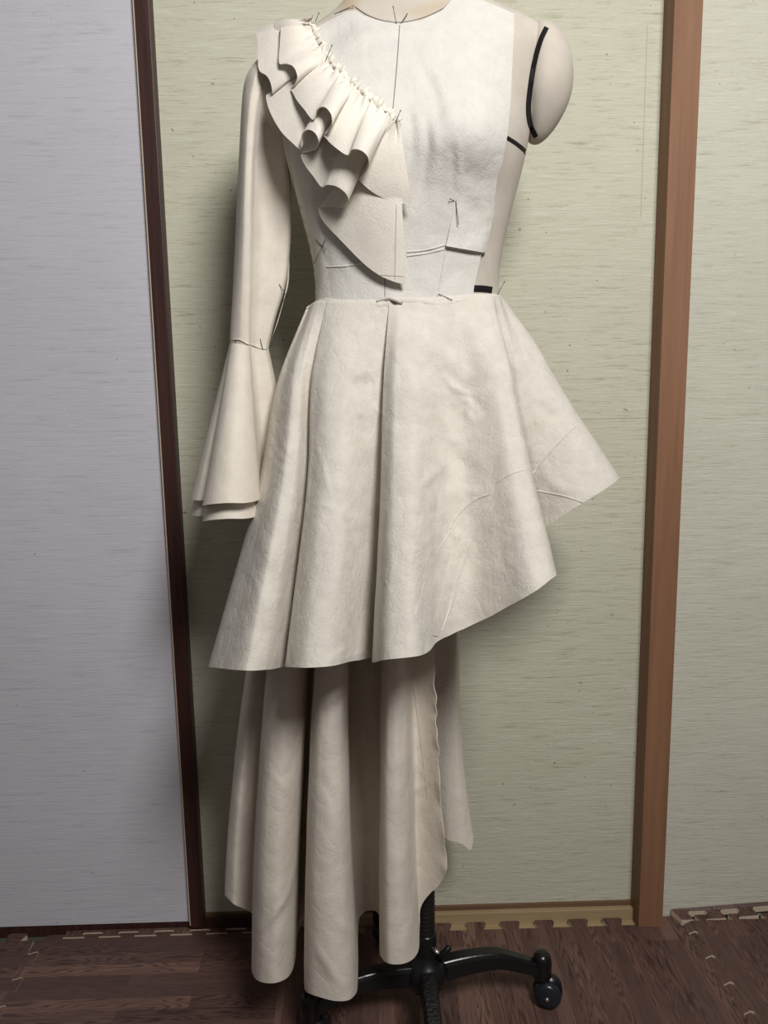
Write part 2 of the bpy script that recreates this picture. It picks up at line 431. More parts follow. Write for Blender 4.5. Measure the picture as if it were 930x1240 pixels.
# ------------------------------------------------------------------ dress form
YC = 1.08
XC = atY(491, 200, YC).x
form = thing('dress_form', 'cream linen-covered dress form with black style tape on a black castored stand', 'dress form')
form.location = (XC, YC, 0)
def fchild(name, bm, mat, smooth=True, parent=None):
    o = frombm(name, bm, mat, None, smooth); o.parent = parent or form
    if parent is None: o.matrix_parent_inverse = Matrix.Translation(-Vector(form.location))
    return o
SEC = [ # z, half width, front depth, back depth, centre shift
 (0.80, .150, .105, .120, 0), (0.90, .160, .115, .130, 0), (1.00, .150, .105, .120, 0), (1.08, .130, .092, .098, 0),
 (1.136, .124, .086, .088, 0), (1.18, .128, .090, .090, 0), (1.23, .139, .100, .095, 0), (1.305, .158, .108, .105, 0),
 (1.36, .167, .098, .110, 0), (1.40, .174, .088, .110, 0), (1.425, .184, .078, .105, .0), (1.448, .190, .060, .085, 0), (1.466, .166, .055, .072, 0), (1.482, .128, .054, .070, 0),
 (1.496, .090, .052, .062, 0), (1.510, .068, .050, .056, 0), (1.53, .060, .048, .052, 0), (1.60, .056, .046, .050, 0)]
def secat(z):
    if z <= SEC[0][0]: return SEC[0][1:]
    for i in range(len(SEC)-1):
        a, b_ = SEC[i], SEC[i+1]
        if z <= b_[0]:
            p0 = SEC[max(i-1, 0)]; p3 = SEC[min(i+2, len(SEC)-1)]
            t = (z-a[0])/(b_[0]-a[0]); out = []
            for k in range(1, 5):
                h = b_[0]-a[0]
                m1 = (b_[k]-p0[k])/max(b_[0]-p0[0], 1e-6)*h; m2 = (p3[k]-a[k])/max(p3[0]-a[0], 1e-6)*h
                t2, t3 = t*t, t*t*t
                out.append(a[k]*(2*t3-3*t2+1)+m1*(t3-2*t2+t)+b_[k]*(-2*t3+3*t2)+m2*(t3-t2))
            return tuple(out)
    return SEC[-1][1:]
def torso_ring(z, n=72):
    a, bf, bb, _ = secat(z); ring = []
    e = 2.35 if z < 1.47 else 2.1
    for k in range(n):
        th = 2*math.pi*k/n; c, s = math.cos(th), math.sin(th)
        x = a*math.copysign(abs(c)**(2/e), c); y = math.copysign(abs(s)**(2/e), s)*(bf if s < 0 else bb)
        if s < 0:   # bust
            for sx in (-1, 1):
                d2 = ((x - sx*0.072)/0.050)**2 + ((z-1.297)/(0.048 if z > 1.297 else 0.040))**2
                y -= 0.030*math.exp(-d2*0.8)
        st = lambda t: (lambda q: q*q*(3-2*q))(max(0, min(1, t)))
        dz = -0.024*st((-x-0.045)/0.06)*st((z-1.37)/0.08)      # the wearer's right shoulder sits lower
        ring.append(Vector((XC+x, YC+y, z+dz)))
    return ring
bm = bmesh.new(); prev = None; zs = [0.80 + i*(0.80)/110 for i in range(111)]
rg0 = None
for z in zs:
    r = [bm.verts.new(p) for p in torso_ring(z)]
    if prev:
        for k in range(72): bm.faces.new((prev[k], prev[(k+1) % 72], r[(k+1) % 72], r[k]))
    else: rg0 = r
    prev = r
bm.faces.new(rg0[::-1]); bm.faces.new(prev)
torso = fchild('torso', bm, M_FORM)
# shoulder ball on the wearer's left (photo right) and its twin under the sleeve
def ball(side):
    bm = bmesh.new(); bmesh.ops.create_uvsphere(bm, u_segments=40, v_segments=28, radius=1)
    c = atY(653, 102, YC-0.005)
    cx = c.x if side > 0 else XC - (c.x - XC) + 0.014
    sc_ = 1.0 if side > 0 else 0.82
    if side < 0: c.z -= 0.012
    for v in bm.verts:
        p = v.co.copy()
        k = 1.0 + 0.02*max(0, p.z) - 0.30*max(0, -p.z)**2
        xx = sc_*p.x*0.043*k if p.x*side > 0 else p.x*0.026
        v.co = Vector((cx + xx - side*0.004*(p.z < 0)*abs(p.z), c.y + p.y*0.052*k*sc_, c.z + p.z*0.074*sc_))
    return fchild('shoulder_cap', bm, M_FORM)
ball1 = ball(1); ball2 = ball(-1)
bm = bmesh.new(); lathe(bm, [(0.0, 0), (0.050, 0.0), (0.052, 0.004), (0.05, 0.016), (0.02, 0.022), (0.0, 0.022)], (XC, YC, 1.600)); fchild('neck_cap', bm, M_POST)

# raycasting on the built shapes
class Multi:
    def __init__(s, *bv): s.b = bv
    def hit(s, px, py):
        d = ray(px, py); best = None
        for b_ in s.b:
            h = b_.ray_cast(CAM, d)
            if h[0] is not None and (best is None or h[3] < best[3]): best = h
        return best
T_BV = bvh_of(torso); FORM_M = Multi(T_BV, bvh_of(ball1)); TORSO_M = Multi(T_BV)
def near(bv, px, py, Yd=1.08):
    h = bv.hit(px, py)
    if h: return h[0].copy(), h[1].copy()
    p = atY(px, py, Yd); q = bv.b[0].find_nearest(p)
    return q[0].copy(), q[1].copy()

def resample(poly, step, closed=False):
    out = []; n = len(poly)
    for i in range(n if closed else n-1):
        a = Vector(poly[i]); b_ = Vector(poly[(i+1) % n]); k = max(1, int((b_-a).length/step))
        out += [a + (b_-a)*j/k for j in range(k)]
    if not closed: out.append(Vector(poly[-1]))
    return out
def smooth_px(poly, n=6): return [Vector((p.x, p.y)) for p in crspline([Vector((a[0], a[1], 0)) for a in poly], n)]

def ribbon(name, px, bv, w_px, lift, mat, parent, thick=0.0006, sm=True):
    """flat band or raised ridge laid on a surface along a pixel polyline"""
    P = smooth_px(px, 6) if sm and len(px) > 2 else [Vector(p) for p in px]
    P = resample(P, 4)
    bm = bmesh.new(); prev = None
    for i, p in enumerate(P):
        t = (P[min(i+1, len(P)-1)] - P[max(i-1, 0)]).normalized(); nrm = Vector((-t.y, t.x))
        w = w_px[0]+(w_px[1]-w_px[0])*i/max(1, len(P)-1) if isinstance(w_px, tuple) else w_px
        row = []
        for s, l in ((-.5, 0), (-.3, 1), (0.3, 1), (.5, 0)):
            q = p + nrm*w*s; h, n_ = near(bv, q.x, q.y)
            row.append(bm.verts.new(h + (CAM-h).normalized()*(lift + l*thick)))
        if prev:
            for k in range(3): bm.faces.new((prev[k], prev[k+1], row[k+1], row[k]))
        prev = row
    o = frombm(name, bm, mat, None, True); o.parent = parent
    o.matrix_parent_inverse = Matrix.Translation(-Vector(parent.location))
    if mat in (M_TAPE,): solid(o, 0.0005)
    return o
TP = [(662, 33), (655, 48), (648, 72), (643, 100), (640, 130), (642, 150), (649, 166)]
ribbon('style_tape', TP, FORM_M, 6.0, 0.0010, M_TAPE, form)
ribbon('style_tape', [(613, 166), (624, 173), (634, 181), (639, 187)], FORM_M, 4.5, 0.0008, M_TAPE, form)
ribbon('style_tape', [(573, 349), (585, 349.5), (596, 351)], FORM_M, 7.5, 0.0014, M_TAPE, form)
ribbon('neckline_tape', [(430, 8), (445, 18), (465, 25), (484, 27), (510, 22), (535, 11), (546, 2)], FORM_M, 1.2, 0.0004, M_THREAD, form)

# ---- stand
cp_ = atY(516, 1150, YC); PX, PY = cp_.x, YC
bm = bmesh.new(); prof = []
z = 0.165
while z < 0.80:
    prof += [(0.0125, z), (0.0145, z+0.003), (0.0125, z+0.006)]; z += 0.0072
lathe(bm, prof, (PX, PY, 0), n=24); fchild('ribbed_column', bm, M_BELL)
bm = bmesh.new(); lathe(bm, [(0.0, 0.075), (0.028, 0.075), (0.034, 0.085), (0.034, 0.108), (0.026, 0.118), (0.019, 0.126), (0.0165, 0.135), (0.0165, 0.163), (0.014, 0.166), (0, 0.166)], (PX, PY, 0), n=28)
fchild('hub', bm, M_BLACK)
def leg(ang, L=0.185, mat=M_BLACK):
    a = math.radians(ang); d = Vector((math.cos(a), math.sin(a), 0)); s = Vector((-d.y, d.x, 0))
    bm = bmesh.new(); prev = None; n = 14
    for i in range(n+1):
        t = i/n; r = 0.020 + (L-0.020)*t
        zc = 0.098 + 0.006*math.sin(math.pi*min(1, t*1.3)) - 0.026*max(0, t-0.55)**1.6/0.45**1.6
        hw = 0.0135 - 0.003*t; hh = 0.017 - 0.006*t
        c = Vector((PX, PY, zc)) + d*r
        row = [bm.verts.new(c + s*x*hw + Vector((0, 0, y*hh))) for x, y in ((-1, -1), (1, -1), (1, .6), (.72, 1), (-.72, 1), (-1, .6))]
        if prev:
            for k in range(6): bm.faces.new((prev[k], prev[(k+1) % 6], row[(k+1) % 6], row[k]))
        else: bm.faces.new(row[::-1])
        prev = row
    bm.faces.new(prev)
    lg = fchild('leg', bm, mat, False); bevel(lg, 0.002, 2)
    e = Vector((PX, PY, 0)) + d*(L+0.006)
    def sub(name, bm, m, smooth=True):
        o = frombm(name, bm, m, None, smooth); o.parent = lg; return o
    bm = bmesh.new(); lathe(bm, [(0, 0.052), (0.0125, 0.052), (0.0155, 0.058), (0.0158, 0.082), (0.0145, 0.092), (0.010, 0.0985), (0.004, 0.1), (0, 0.1)], (e.x, e.y, 0), n=24); sub('caster_cap', bm, M_BLACK)
    ca = math.radians(ang*0.4 - 20); wd_ = Vector((math.cos(ca), math.sin(ca), 0)); ax = Vector((math.sin(ca), -math.cos(ca), 0))
    wc = e + wd_*0.010 + Vector((0, 0, 0.0325))
    for sg in (-1, 1):
        bm = bmesh.new(); o_ = wc + ax*(0.0035*sg)
        lathe(bm, [(0, 0), (0.0205, 0), (0.0222, 0.002), (0.0222, 0.010), (0.019, 0.0145), (0.010, 0.017), (0, 0.0175)], o_, ax*sg, 28); sub('wheel', bm, M_WHEEL)
        bm = bmesh.new(); lathe(bm, [(0, 0), (0.004, 0), (0.0035, 0.0015), (0, 0.002)], o_ + ax*sg*0.0172, ax*sg, 12); sub('axle_pin', bm, M_STEEL)
    bm = bmesh.new(); lathe(bm, [(0, -0.003), (0.0235, -0.003), (0.0235, 0.003), (0, 0.003)], wc + Vector((0, 0, 0.002)), ax, 28); sub('wheel_hood', bm, M_BLACK)
    return lg
for ang, L, mm in ((9, 0.186, M_BLACK), (-89, 0.19, M_CAST), (112, 0.175, M_BLACK), (192, 0.178, M_BLACK)):
    leg(ang, L, mm)
# clamp lever on the collar
a = atY(524, 1148, YC-0.012); b_ = atY(533, 1157, YC-0.02)
bm = bmesh.new(); tube(bm, [a, b_], 0.0035, 10); lv = fchild('clamp_screw', bm, M_STEEL)
bm = bmesh.new(); tube(bm, [atY(531, 1162, YC-0.022), atY(537, 1155, YC-0.022), atY(544, 1147, YC-0.026)], 0, 10, rad=[0.0065, 0.0055, 0.0045]); fchild('clamp_knob', bm, M_BLACK)

# ------------------------------------------------------------------ gown
gown = thing('muslin_gown', 'asymmetric cream muslin gown with shoulder ruffle, one bell sleeve and long train', 'dress')
gown.location = (XC, YC, 1.136)
def gchild(name, bm, mat, smooth=True, label=None):
    o = frombm(name, bm, mat, None, smooth); o.parent = gown
    o.matrix_parent_inverse = Matrix.Translation(-Vector(gown.location))
    if label: o['label'] = label
    return o
def ridge_field(lines):
    """lines: (polyline px, width px, height m) -> displacement towards camera at a pixel"""
    segs = []
    for poly, w, h in lines:
        P = smooth_px(poly, 4) if len(poly) > 2 else [Vector(p) for p in poly]
        segs.append((P, w, h))
    def f(x, y):
        s = 0; q = Vector((x, y))
        for P, w, h in segs:
            best = 1e9; bt = 0; n = len(P)
            for i in range(n-1):
                a, b_ = P[i], P[i+1]; ab = b_-a; t = max(0, min(1, (q-a).dot(ab)/max(ab.length_squared, 1e-9)))
                d = (q-(a+ab*t)).length
                if d < best: best = d; bt = (i+t)/(n-1)
            if best < 3*w: s += h*math.exp(-(best/w)**2)*min(1, 4*bt+0.15, 4*(1-bt)+0.15)
        return s
    return f
def sheet(name, outline, bv, off, mat, step=5, label=None):
    B = resample(outline, step, True); n = len(B)
    xs = [p.x for p in B]; ys = [p.y for p in B]
    pts = [Vector((p.x, p.y)) for p in B]
    y = min(ys)
    while y < max(ys):
        x = min(xs) + (step/2 if int((y-min(ys))/step) % 2 else 0)
        while x < max(xs):
            q = Vector((x, y))
            if min((q-b_).length for b_ in B) > step*0.55: pts.append(q)
            x += step
        y += step
    r = delaunay_2d_cdt(pts, [(i, (i+1) % n) for i in range(n)], [], 1, 1e-4)
    bm = bmesh.new(); vs = []
    for p in r[0]:
        h, nn = near(bv, p.x, p.y)
        vs.append(bm.verts.new(h + (CAM-h).normalized()*off(p.x, p.y)))
    for f in r[2]:
        try: bm.faces.new([vs[i] for i in f])
        except ValueError: pass
    bmesh.ops.recalc_face_normals(bm, faces=bm.faces)
    o = gchild(name, bm, mat, True, label)
    return o
BOD = [(430, 13), (440, 19), (460, 26), (484, 29), (510, 25), (535, 13), (549, -2), (556, -10), (583, 0), (623, 17), (621, 61), (618, 122), (614, 165), (608, 196), (602, 214),
       (596, 263), (588, 303), (583, 306), (574, 346), (571, 374), (480, 376), (381, 376), (376, 345), (370, 300), (362, 250), (353, 200), (348, 150), (345, 100), (350, 62), (372, 40), (388, 31), (405, 22), (420, 14)]
fld = ridge_field([
  ([(488, 34), (512, 80), (528, 120), (533, 165)], 7, -0.0045), ([(486, 45), (520, 85), (548, 130)], 8, 0.0030),
  ([(494, 128), (499, 160), (497, 200)], 5, -0.0030), ([(505, 132), (509, 160), (508, 190)], 4.5, 0.0030),
  ([(515, 140), (518, 175), (512, 215), (502, 250)], 5.5, -0.0045), ([(527, 150), (528, 190), (524, 230)], 6, 0.0026),
  ([(553, 160), (556, 200), (553, 238)], 4, 0.0028), ([(549, 165), (548, 205), (549, 240)], 4, -0.0022),
  ([(560, 215), (575, 210), (590, 225)], 9, -0.0030), ([(562, 245), (580, 262), (592, 285)], 8, -0.0022),
  ([(552, 244), (560, 275), (556, 298)], 4, 0.0020),
  ([(375, 180), (380, 260), (384, 350)], 3.2, 0.003), ([(368, 190), (374, 270), (380, 350)], 2.8, -0.002), ([(386, 235), (389, 290), (392, 355)], 2.4, 0.0024),
  ([(392, 240), (396, 300), (400, 360)], 2.2, -0.0018),
  ([(395, 323), (420, 322), (440, 317)], 1.6, 0.0016), ([(490, 304), (515, 302), (541, 296)], 1.6, 0.0018), ([(492, 309), (515, 306), (541, 301)], 1.4, -0.0014),
  ([(530, 290), (522, 293), (512, 296)], 2, 0.0015),
  ([(532, 357), (545, 335), (560, 322)], 7, -0.0025), ([(530, 358), (520, 340), (500, 330)], 8, 0.0018),
])
def bod_off(x, y):
    p = Vector((x*0.02, y*0.02, 3.1))
    o = 0.0052 + fld(x, y) + noise.noise(p*1.2)*0.0012 + noise.noise(p*4)*0.0005
    if x > 600 or (x > 575 and y > 200): o += 0.001*noise.noise(Vector((x*.1, y*.12, 9)))
    return max(0.0052 + (o-0.0052)*0.62, 0.0012)
bodice = sheet('bodice', BOD, TORSO_M, bod_off, M_BOD, 4.5)
solid(bodice, 0.001)
BOD_M = Multi(bvh_of(bodice), T_BV)
# folded flap of the dart at the left side of the wearer
FLAP = [(551, 243), (546, 270), (540, 298), (563, 302), (588, 306), (592, 285), (597, 262), (599, 238), (601, 216), (585, 212), (567, 222), (556, 234)]
def flap_off(x, y):
    t = max(0, min(1, (y-225)/75)); e = max(0, min(1, (x-541)/8))
    return -0.0008 + 0.0068*t*t + 0.0010*noise.noise(Vector((x*.05, y*.05, 5)))*t
flap = sheet('dart_flap', FLAP, BOD_M, flap_off, M_BOD, 4); solid(flap, 0.0011)
FLAP_M = Multi(bvh_of(flap), bvh_of(bodice), T_BV)
ribbon('fold_edge', [(541, 299), (563, 303), (587, 307)], FLAP_M, 2.4, 0.0016, M_BOD, gown, 0.0012)
ribbon('centre_thread', [(484, 30), (481, 75), (476, 131)], BOD_M, 1.0, 0.0018, M_THREAD, gown, 0.0003)
ribbon('pressed_tuck', [(493, 305), (515, 303), (541, 296)], BOD_M, 2.4, 0.0005, M_BOD, gown, 0.0010)
ribbon('pressed_tuck', [(493, 310), (515, 307), (541, 301)], BOD_M, 2.2, 0.0005, M_BOD, gown, 0.0010)
ribbon('pressed_tuck', [(395, 323), (420, 322), (440, 318)], BOD_M, 2.4, 0.0005, M_BOD, gown, 0.0010)
ribbon('pressed_tuck', [(540, 298), (536, 325), (530, 358)], BOD_M, 2.0, 0.0006, M_BOD, gown, 0.0009)
ribbon('centre_thread', [(466, 338), (466, 350), (466, 361)], BOD_M, 1.0, 0.0006, M_THREAD, gown, 0.0003)

# ---- lofted cloth: top polyline to hem polyline
def loft(name, ribs, mat, nu=10, nv=50, bulge=None, wav=None, label=None, th=0.0011, pw=1.0):
    """ribs: list of (P_top, P_mid or None, P_hem) world vectors"""
    tops = crspline([r[0] for r in ribs], nu); hems = crspline([r[2] for r in ribs], nu)
    mids = crspline([r[1] for r in ribs], nu) if ribs[0][1] is not None else None
    bm = bmesh.new(); rows = []
    for j in range(nv+1):
        v = j/nv; row = []
        for i in range(len(tops)):
            a, b_ = tops[i], hems[i]
            if mids:
                m_ = mids[i]   # through the middle point at v = .5
                p = a*((1-v)*(1-2*v)) + m_*(4*v*(1-v)) + b_*(v*(2*v-1))
            else: p = a + (b_-a)*(v**pw)
            if bulge: p = p + bulge(i/(len(tops)-1), v, p)
            if wav: p = p + wav(i/(len(tops)-1), v, p)
            row.append(bm.verts.new(p))
        rows.append(row)
    for j in range(nv):
        for i in range(len(tops)-1):
            bm.faces.new((rows[j][i], rows[j+1][i], rows[j+1][i+1], rows[j][i+1]))
    o = gchild(name, bm, mat, True, label); solid(o, th)
    return o

# front skirt ------------------------------------------------------
def wtop(px, py, extra=0.006):
    h, n_ = near(TORSO_M, px, py); return h + Vector((0, -extra, 0))
SK = [ # waist px,py, Ywaist(None=on form) | hem px, py, Y
 (392, 372, 1.10, 300, 792, 1.10), (378, 372, 1.07, 258, 803, 1.01), (377, 370, None, 254, 807, .955), (381, 367, None, 270, 810, .895), (386, 365, None, 297, 811.5, .842), (391, 364, None, 322, 811, .856),
 (396, 364, None, 342, 808, .912), (400, 364, None, 356, 804, .950), (402, 364, None, 354, 804, .935), (401, 364, None, 346, 806, .898), (405, 364, None, 347, 807.5, .878), (415, 364, None, 368, 808.5, .838), (428, 364, None, 400, 806.5, .838),
 (445, 364, None, 428, 800, .878), (462, 364, None, 450, 797, .925), (473, 364, None, 461, 797, .945), (475, 365, None, 458, 799, .905), (472, 366, None, 451, 801, .872), (475, 366, None, 455, 802, .850), (482, 365, None, 470, 799, .815), (500, 362, None, 498, 796, .808),
 (515, 361, None, 518, 790, .838), (528, 361, None, 530, 777, .872), (540, 360, None, 548, 768, .896), (552, 359, None, 575, 756, .900), (565, 358, None, 612, 738, .870), (577, 357, None, 646, 719, .842), (588, 357, None, 668, 702, .852),
 (591, 357, None, 673.5, 695, .882), (592, 357, None, 667, 690, .920), (594, 357, None, 640, 672, .985), (596, 357, None, 624, 662, 1.02), (597, 357, None, 640, 650, 1.03), (600, 357, None, 664, 638, 1.005), (602, 357, 1.05, 700, 613, .985), (603, 357, 1.06, 735, 590, .992),
 (604, 357, 1.07, 749.5, 579, 1.03), (604, 358, 1.085, 742, 582, 1.09), (600, 360, 1.12, 700, 602, 1.17), (588, 362, 1.15, 640, 625, 1.21)]
ribs = []
for (a, b_, Yw, c, d, Yh) in SK:
    if Yw is None:
        tp = wtop(a, b_, 0.008)
        if tp.y > 1.06 : tp = atY(a, b_, 1.06)
    else: tp = atY(a, b_, Yw)
    ribs.append((tp, None, atY(c, d, Yh)))
def topx(p):
    q = R.transposed() @ (p - CAM); return (W/2 + FPX*q.x/-q.z, H/2 - FPX*q.y/-q.z)
skl = ridge_field([
  ([(323, 545), (331, 558), (345, 572)], 3, .0016), ([(327, 530), (335, 548), (349, 560)], 3, .0018), ([(336, 522), (344, 540), (352, 552)], 3, .0014), ([(330, 600), (322, 580)], 5, -.0014),
  ([(297, 688), (306, 697), (313, 715), (316, 724)], 2.4, .0022), ([(301, 700), (306, 712), (308, 724)], 4, -.0012),
  ([(383, 535), (390, 560), (401, 605)], 2.6, .0016), ([(376, 610), (392, 612), (406, 616)], 2.6, .0014),
  ([(430, 478), (434, 495), (437, 506)], 4, .0026), ([(424, 470), (440, 462), (452, 470)], 8, -.0025), ([(452, 490), (459, 499), (468, 505)], 3, .0018), ([(446, 440), (450, 470), (456, 496)], 3, -.0016),
  ([(536, 452), (550, 470), (574, 480)], 4, .0028), ([(556, 482), (568, 488), (566, 500), (574, 512)], 4, .0030), ([(565, 475), (580, 490), (590, 503)], 6, -.0026), ([(500, 400), (540, 430), (575, 470)], 10, .0030), ([(490, 430), (530, 470), (560, 520)], 11, -.0028), ([(560, 375), (580, 420), (588, 480)], 9, .0035),
  ([(560, 590), (572, 596), (582, 590)], 4, .0020), ([(540, 560), (520, 580), (505, 590)], 5, .0020), ([(545, 530), (560, 560), (580, 575)], 9, -.0028), ([(520, 540), (545, 575), (560, 610)], 8, .0024),
  ([(420, 783), (408, 792), (396, 805)], 3, .0018), ([(443, 788), (425, 794), (405, 800)], 3, .0012), ([(545, 640), (551, 647), (557, 652)], 4, .0026), ([(566, 610), (578, 650), (570, 690)], 8, -.0018),
  ([(465, 690), (468, 710), (474, 722)], 3, .0014), ([(405, 600), (425, 640), (440, 640)], 9, -.0016), ([(610, 640), (618, 680), (628, 690)], 4, .0014), ([(655, 560), (668, 585), (690, 600)], 6, .0018), ([(640, 480), (660, 500), (680, 505)], 8, -.0025), ([(300, 640), (320, 660), (335, 690)], 7, .0016),
  ([(604, 560), (598, 600), (590, 640), (575, 700)], 6, -.0020), ([(470, 380), (468, 430), (466, 520)], 7, -.0030)])
def sk_bulge(u, v, p):
    k = math.sin(math.pi*min(1, v*1.0)); out = Vector((p.x-XC, p.y-YC, 0)); 
    if out.length > 0: out.normalize()
    hip = 0.016*math.exp(-((v-0.22)/0.2)**2)*(v > 0 and 1)
    return out*hip*(0.35 + 0.65*max(0, -out.x))
def sk_wav(u, v, p):
    a = wr(p, 11, 0.0050, 1, 1, 0.7) + wr(p, 28, 0.0022, 1, 1, 0.8) + wr(p, 60, 0.0009) + skl(*topx(p))*0.9
    return Vector((0.15*a, -a, 0))*min(1, v*5)
skirt = loft('skirt_front', ribs, M_SKT, 9, 170, sk_bulge, sk_wav)
SK_M = Multi(bvh_of(skirt))
def hid(px, py): return SK_M.hit(px, py)
# pressed creases and the facing strip showing through the front skirt
def crease(pl, w=2.6, t=0.0012, mat=M_SKT, name='crease', lift=0.0006):
    return ribbon(name, pl, SK_M, w*1.25, 0.0005, mat, gown, t*0.85)
crease([(705, 509), (690, 522), (672, 541), (658, 557), (642, 579)], 2.4)
crease([(647, 594), (675, 599), (700, 606), (711, 611)], 2.2, 0.0009)
crease([(545, 640), (553, 625), (566, 612), (580, 603), (592, 599)], 2.4)
crease([(553, 634), (540, 652), (527, 672), (517, 697), (510, 722), (503, 745)], 2.2, 0.0009)
crease([(602, 584), (618, 574), (636, 568)], 2.4, 0.0009)
ribbon('facing_strip', [(590, 606), (580, 622), (566, 645), (555, 668), (545, 695), (537, 728), (527, 770)], SK_M, (9, 15), 0.0006, M_SKT, gown, 0.0010)
crease([(600, 602), (592, 618), (580, 640), (567, 668), (557, 695), (548, 728), (536, 764)], 3.0, 0.0014)
crease([(590, 604), (574, 625), (556, 650), (546, 680), (538, 715), (529, 768)], 3.2, 0.0012)
# gathered lip of the skirt pinned over the bodice
LIP = [(377, 372), (381, 366), (392, 361.5), (420, 364), (445, 366), (470, 363), (486, 360), (512, 361), (530, 364), (550, 362), (575, 358), (598, 356), (604, 358)]
def lip_rows():
    top = smooth_px(LIP, 8); bm = bmesh.new(); prev = None
    for i, p in enumerate(top):
        row = []
        for k, (dy, lift) in enumerate(((0, 0.0090), (2.5, 0.0125), (6, 0.0122), (10, 0.0105), (14, 0.0088))):
            yy = p.y + dy + 0.8*math.sin(p.x*0.31)*(k > 1)
            h, n_ = near(TORSO_M, p.x, yy)
            if h.y > 1.055: h = atY(p.x, yy, 1.055)
            l = lift + 0.0012*noise.noise(Vector((p.x*.11, k*.7, 2)))
            row.append(bm.verts.new(h + (CAM-h).normalized()*l))
        if prev:
            for k in range(len(row)-1): bm.faces.new((prev[k], row[k], row[k+1], prev[k+1]))
        prev = row
    return bm
lip = gchild('waist_edge', lip_rows(), M_SKT); solid(lip, 0.0012)
ALL_M = Multi(bvh_of(skirt), bvh_of(lip), bvh_of(flap), bvh_of(bodice), T_BV)
# pinched pleat at the centre of the waist
bm = bmesh.new()
c0, _ = near(ALL_M, 472, 364); tube(bm, [near(ALL_M, x, y)[0] + Vector((0, -l, 0)) for x, y, l in ((456, 365, .002), (464, 362.5, .005), (472, 361.5, .0075), (480, 364, .005), (487, 368, .002))], 0, 10, rad=[0.0010, 0.0022, 0.0030, 0.0024, 0.0008])
gchild('pinched_pleat', bm, M_SKT)

# train -------------------------------------------------------------
TR = [ # waist px,py,Y | mid px,py,Y | hem px,py,Y
 (385, 400, 1.10, 318, 808, 1.20, 330, 1104, 1.22), (380, 400, 1.08, 303, 805, 1.16, 300, 1099, 1.19), (378, 400, 1.05, 300, 805, 1.12, 276, 1088, 1.15), (380, 400, 1.04, 301, 805, 1.09, 273, 1084, 1.12), (384, 400, 1.03, 308, 806, 1.07, 284, 1095, 1.10),
 (388, 400, 1.03, 317, 806, 1.08, 305, 1105, 1.13), (390, 400, 1.03, 326, 806, 1.09, 318, 1122, 1.13), (391, 400, 1.02, 325, 806, 1.06, 307, 1160, 1.075), (393, 400, 1.01, 326, 806, 1.02, 306, 1178, 1.035), (398, 400, 1.00, 336, 806, .985, 316, 1190, .995), (404, 400, 1.00, 352, 806, .98, 334, 1191, .985),
 (410, 400, 1.00, 366, 806, 1.00, 350, 1182, 1.01), (414, 400, 1.01, 374, 806, 1.04, 357, 1160, 1.06), (418, 400, 1.03, 377, 806, 1.11, 362, 1125, 1.14), (422, 400, 1.03, 384, 806, 1.13, 374, 1106, 1.17), (424, 400, 1.03, 385, 806, 1.10, 378, 1130, 1.12),
 (424, 400, 1.02, 383, 806, 1.05, 371, 1170, 1.06), (426, 400, 1.01, 382, 806, 1.00, 369, 1196, 1.005), (430, 400, 1.00, 390, 806, .972, 379, 1206, .968), (438, 400, 1.00, 402, 806, .965, 402, 1211.5, .955), (446, 400, 1.00, 414, 806, .972, 422, 1209, .965), (450, 400, 1.01, 421, 806, 1.00, 432, 1198, .995),
 (452, 400, 1.02, 422, 806, 1.05, 433, 1165, 1.06), (455, 400, 1.03, 425, 806, 1.12, 434, 1112, 1.15), (460, 400, 1.03, 440, 806, 1.15, 442, 1102, 1.17), (466, 400, 1.03, 455, 806, 1.14, 455, 1103, 1.16), (470, 400, 1.03, 465, 806, 1.10, 464, 1118, 1.12),
 (472, 400, 1.02, 464, 806, 1.05, 461, 1145, 1.055), (474, 400, 1.01, 463, 806, 1.01, 461.5, 1158, 1.015), (480, 400, 1.00, 470, 806, .985, 470, 1166, .98), (488, 400, 1.00, 480, 806, .98, 486, 1167.5, .975), (496, 400, 1.00, 490, 806, .99, 500, 1163, .988), (500, 400, 1.01, 495, 806, 1.01, 508, 1152, 1.01),
 (504, 400, 1.02, 499, 806, 1.03, 509, 1125, 1.028), (508, 400, 1.02, 504, 806, 1.035, 511, 1102, 1.03), (514, 400, 1.02, 512, 806, 1.03, 520, 1087, 1.025), (520, 400, 1.02, 520, 806, 1.02, 534, 1072, 1.012), (525, 400, 1.02, 526, 806, 1.01, 543, 1052, 1.00)]
ribs = [(atY(a, b_, y1), atY(c, (b_+f)/2 if False else d, y2), atY(e, f, y3)) for a, b_, y1, c, d, y2, e, f, y3 in TR]
trf = ridge_field([
  ([(305, 1142), (325, 1117), (345, 1087), (354, 1060), (361, 1020)], 3, .0030), ([(312, 1142), (332, 1120), (350, 1092)], 6, -.0020), ([(326, 1080), (340, 1078), (350, 1074)], 4, .0016),
  ([(383, 857), (400, 847), (414, 832), (422, 820)], 3, .0026), ([(386, 862), (402, 856), (418, 842)], 4, -.0018),
  ([(380, 1140), (395, 1165), (414, 1192)], 4, .0022), ([(374, 1150), (388, 1175), (400, 1195)], 5, -.0016), ([(405, 1110), (418, 1125), (428, 1128)], 5, .0014),
  ([(322, 932), (340, 950), (360, 968)], 3, .0016), ([(498, 960), (515, 949), (530, 941)], 3, .0018), ([(388, 940), (400, 960), (408, 985)], 4, -.0014), ([(540, 1000), (550, 1004), (566, 1006)], 3, .003)])
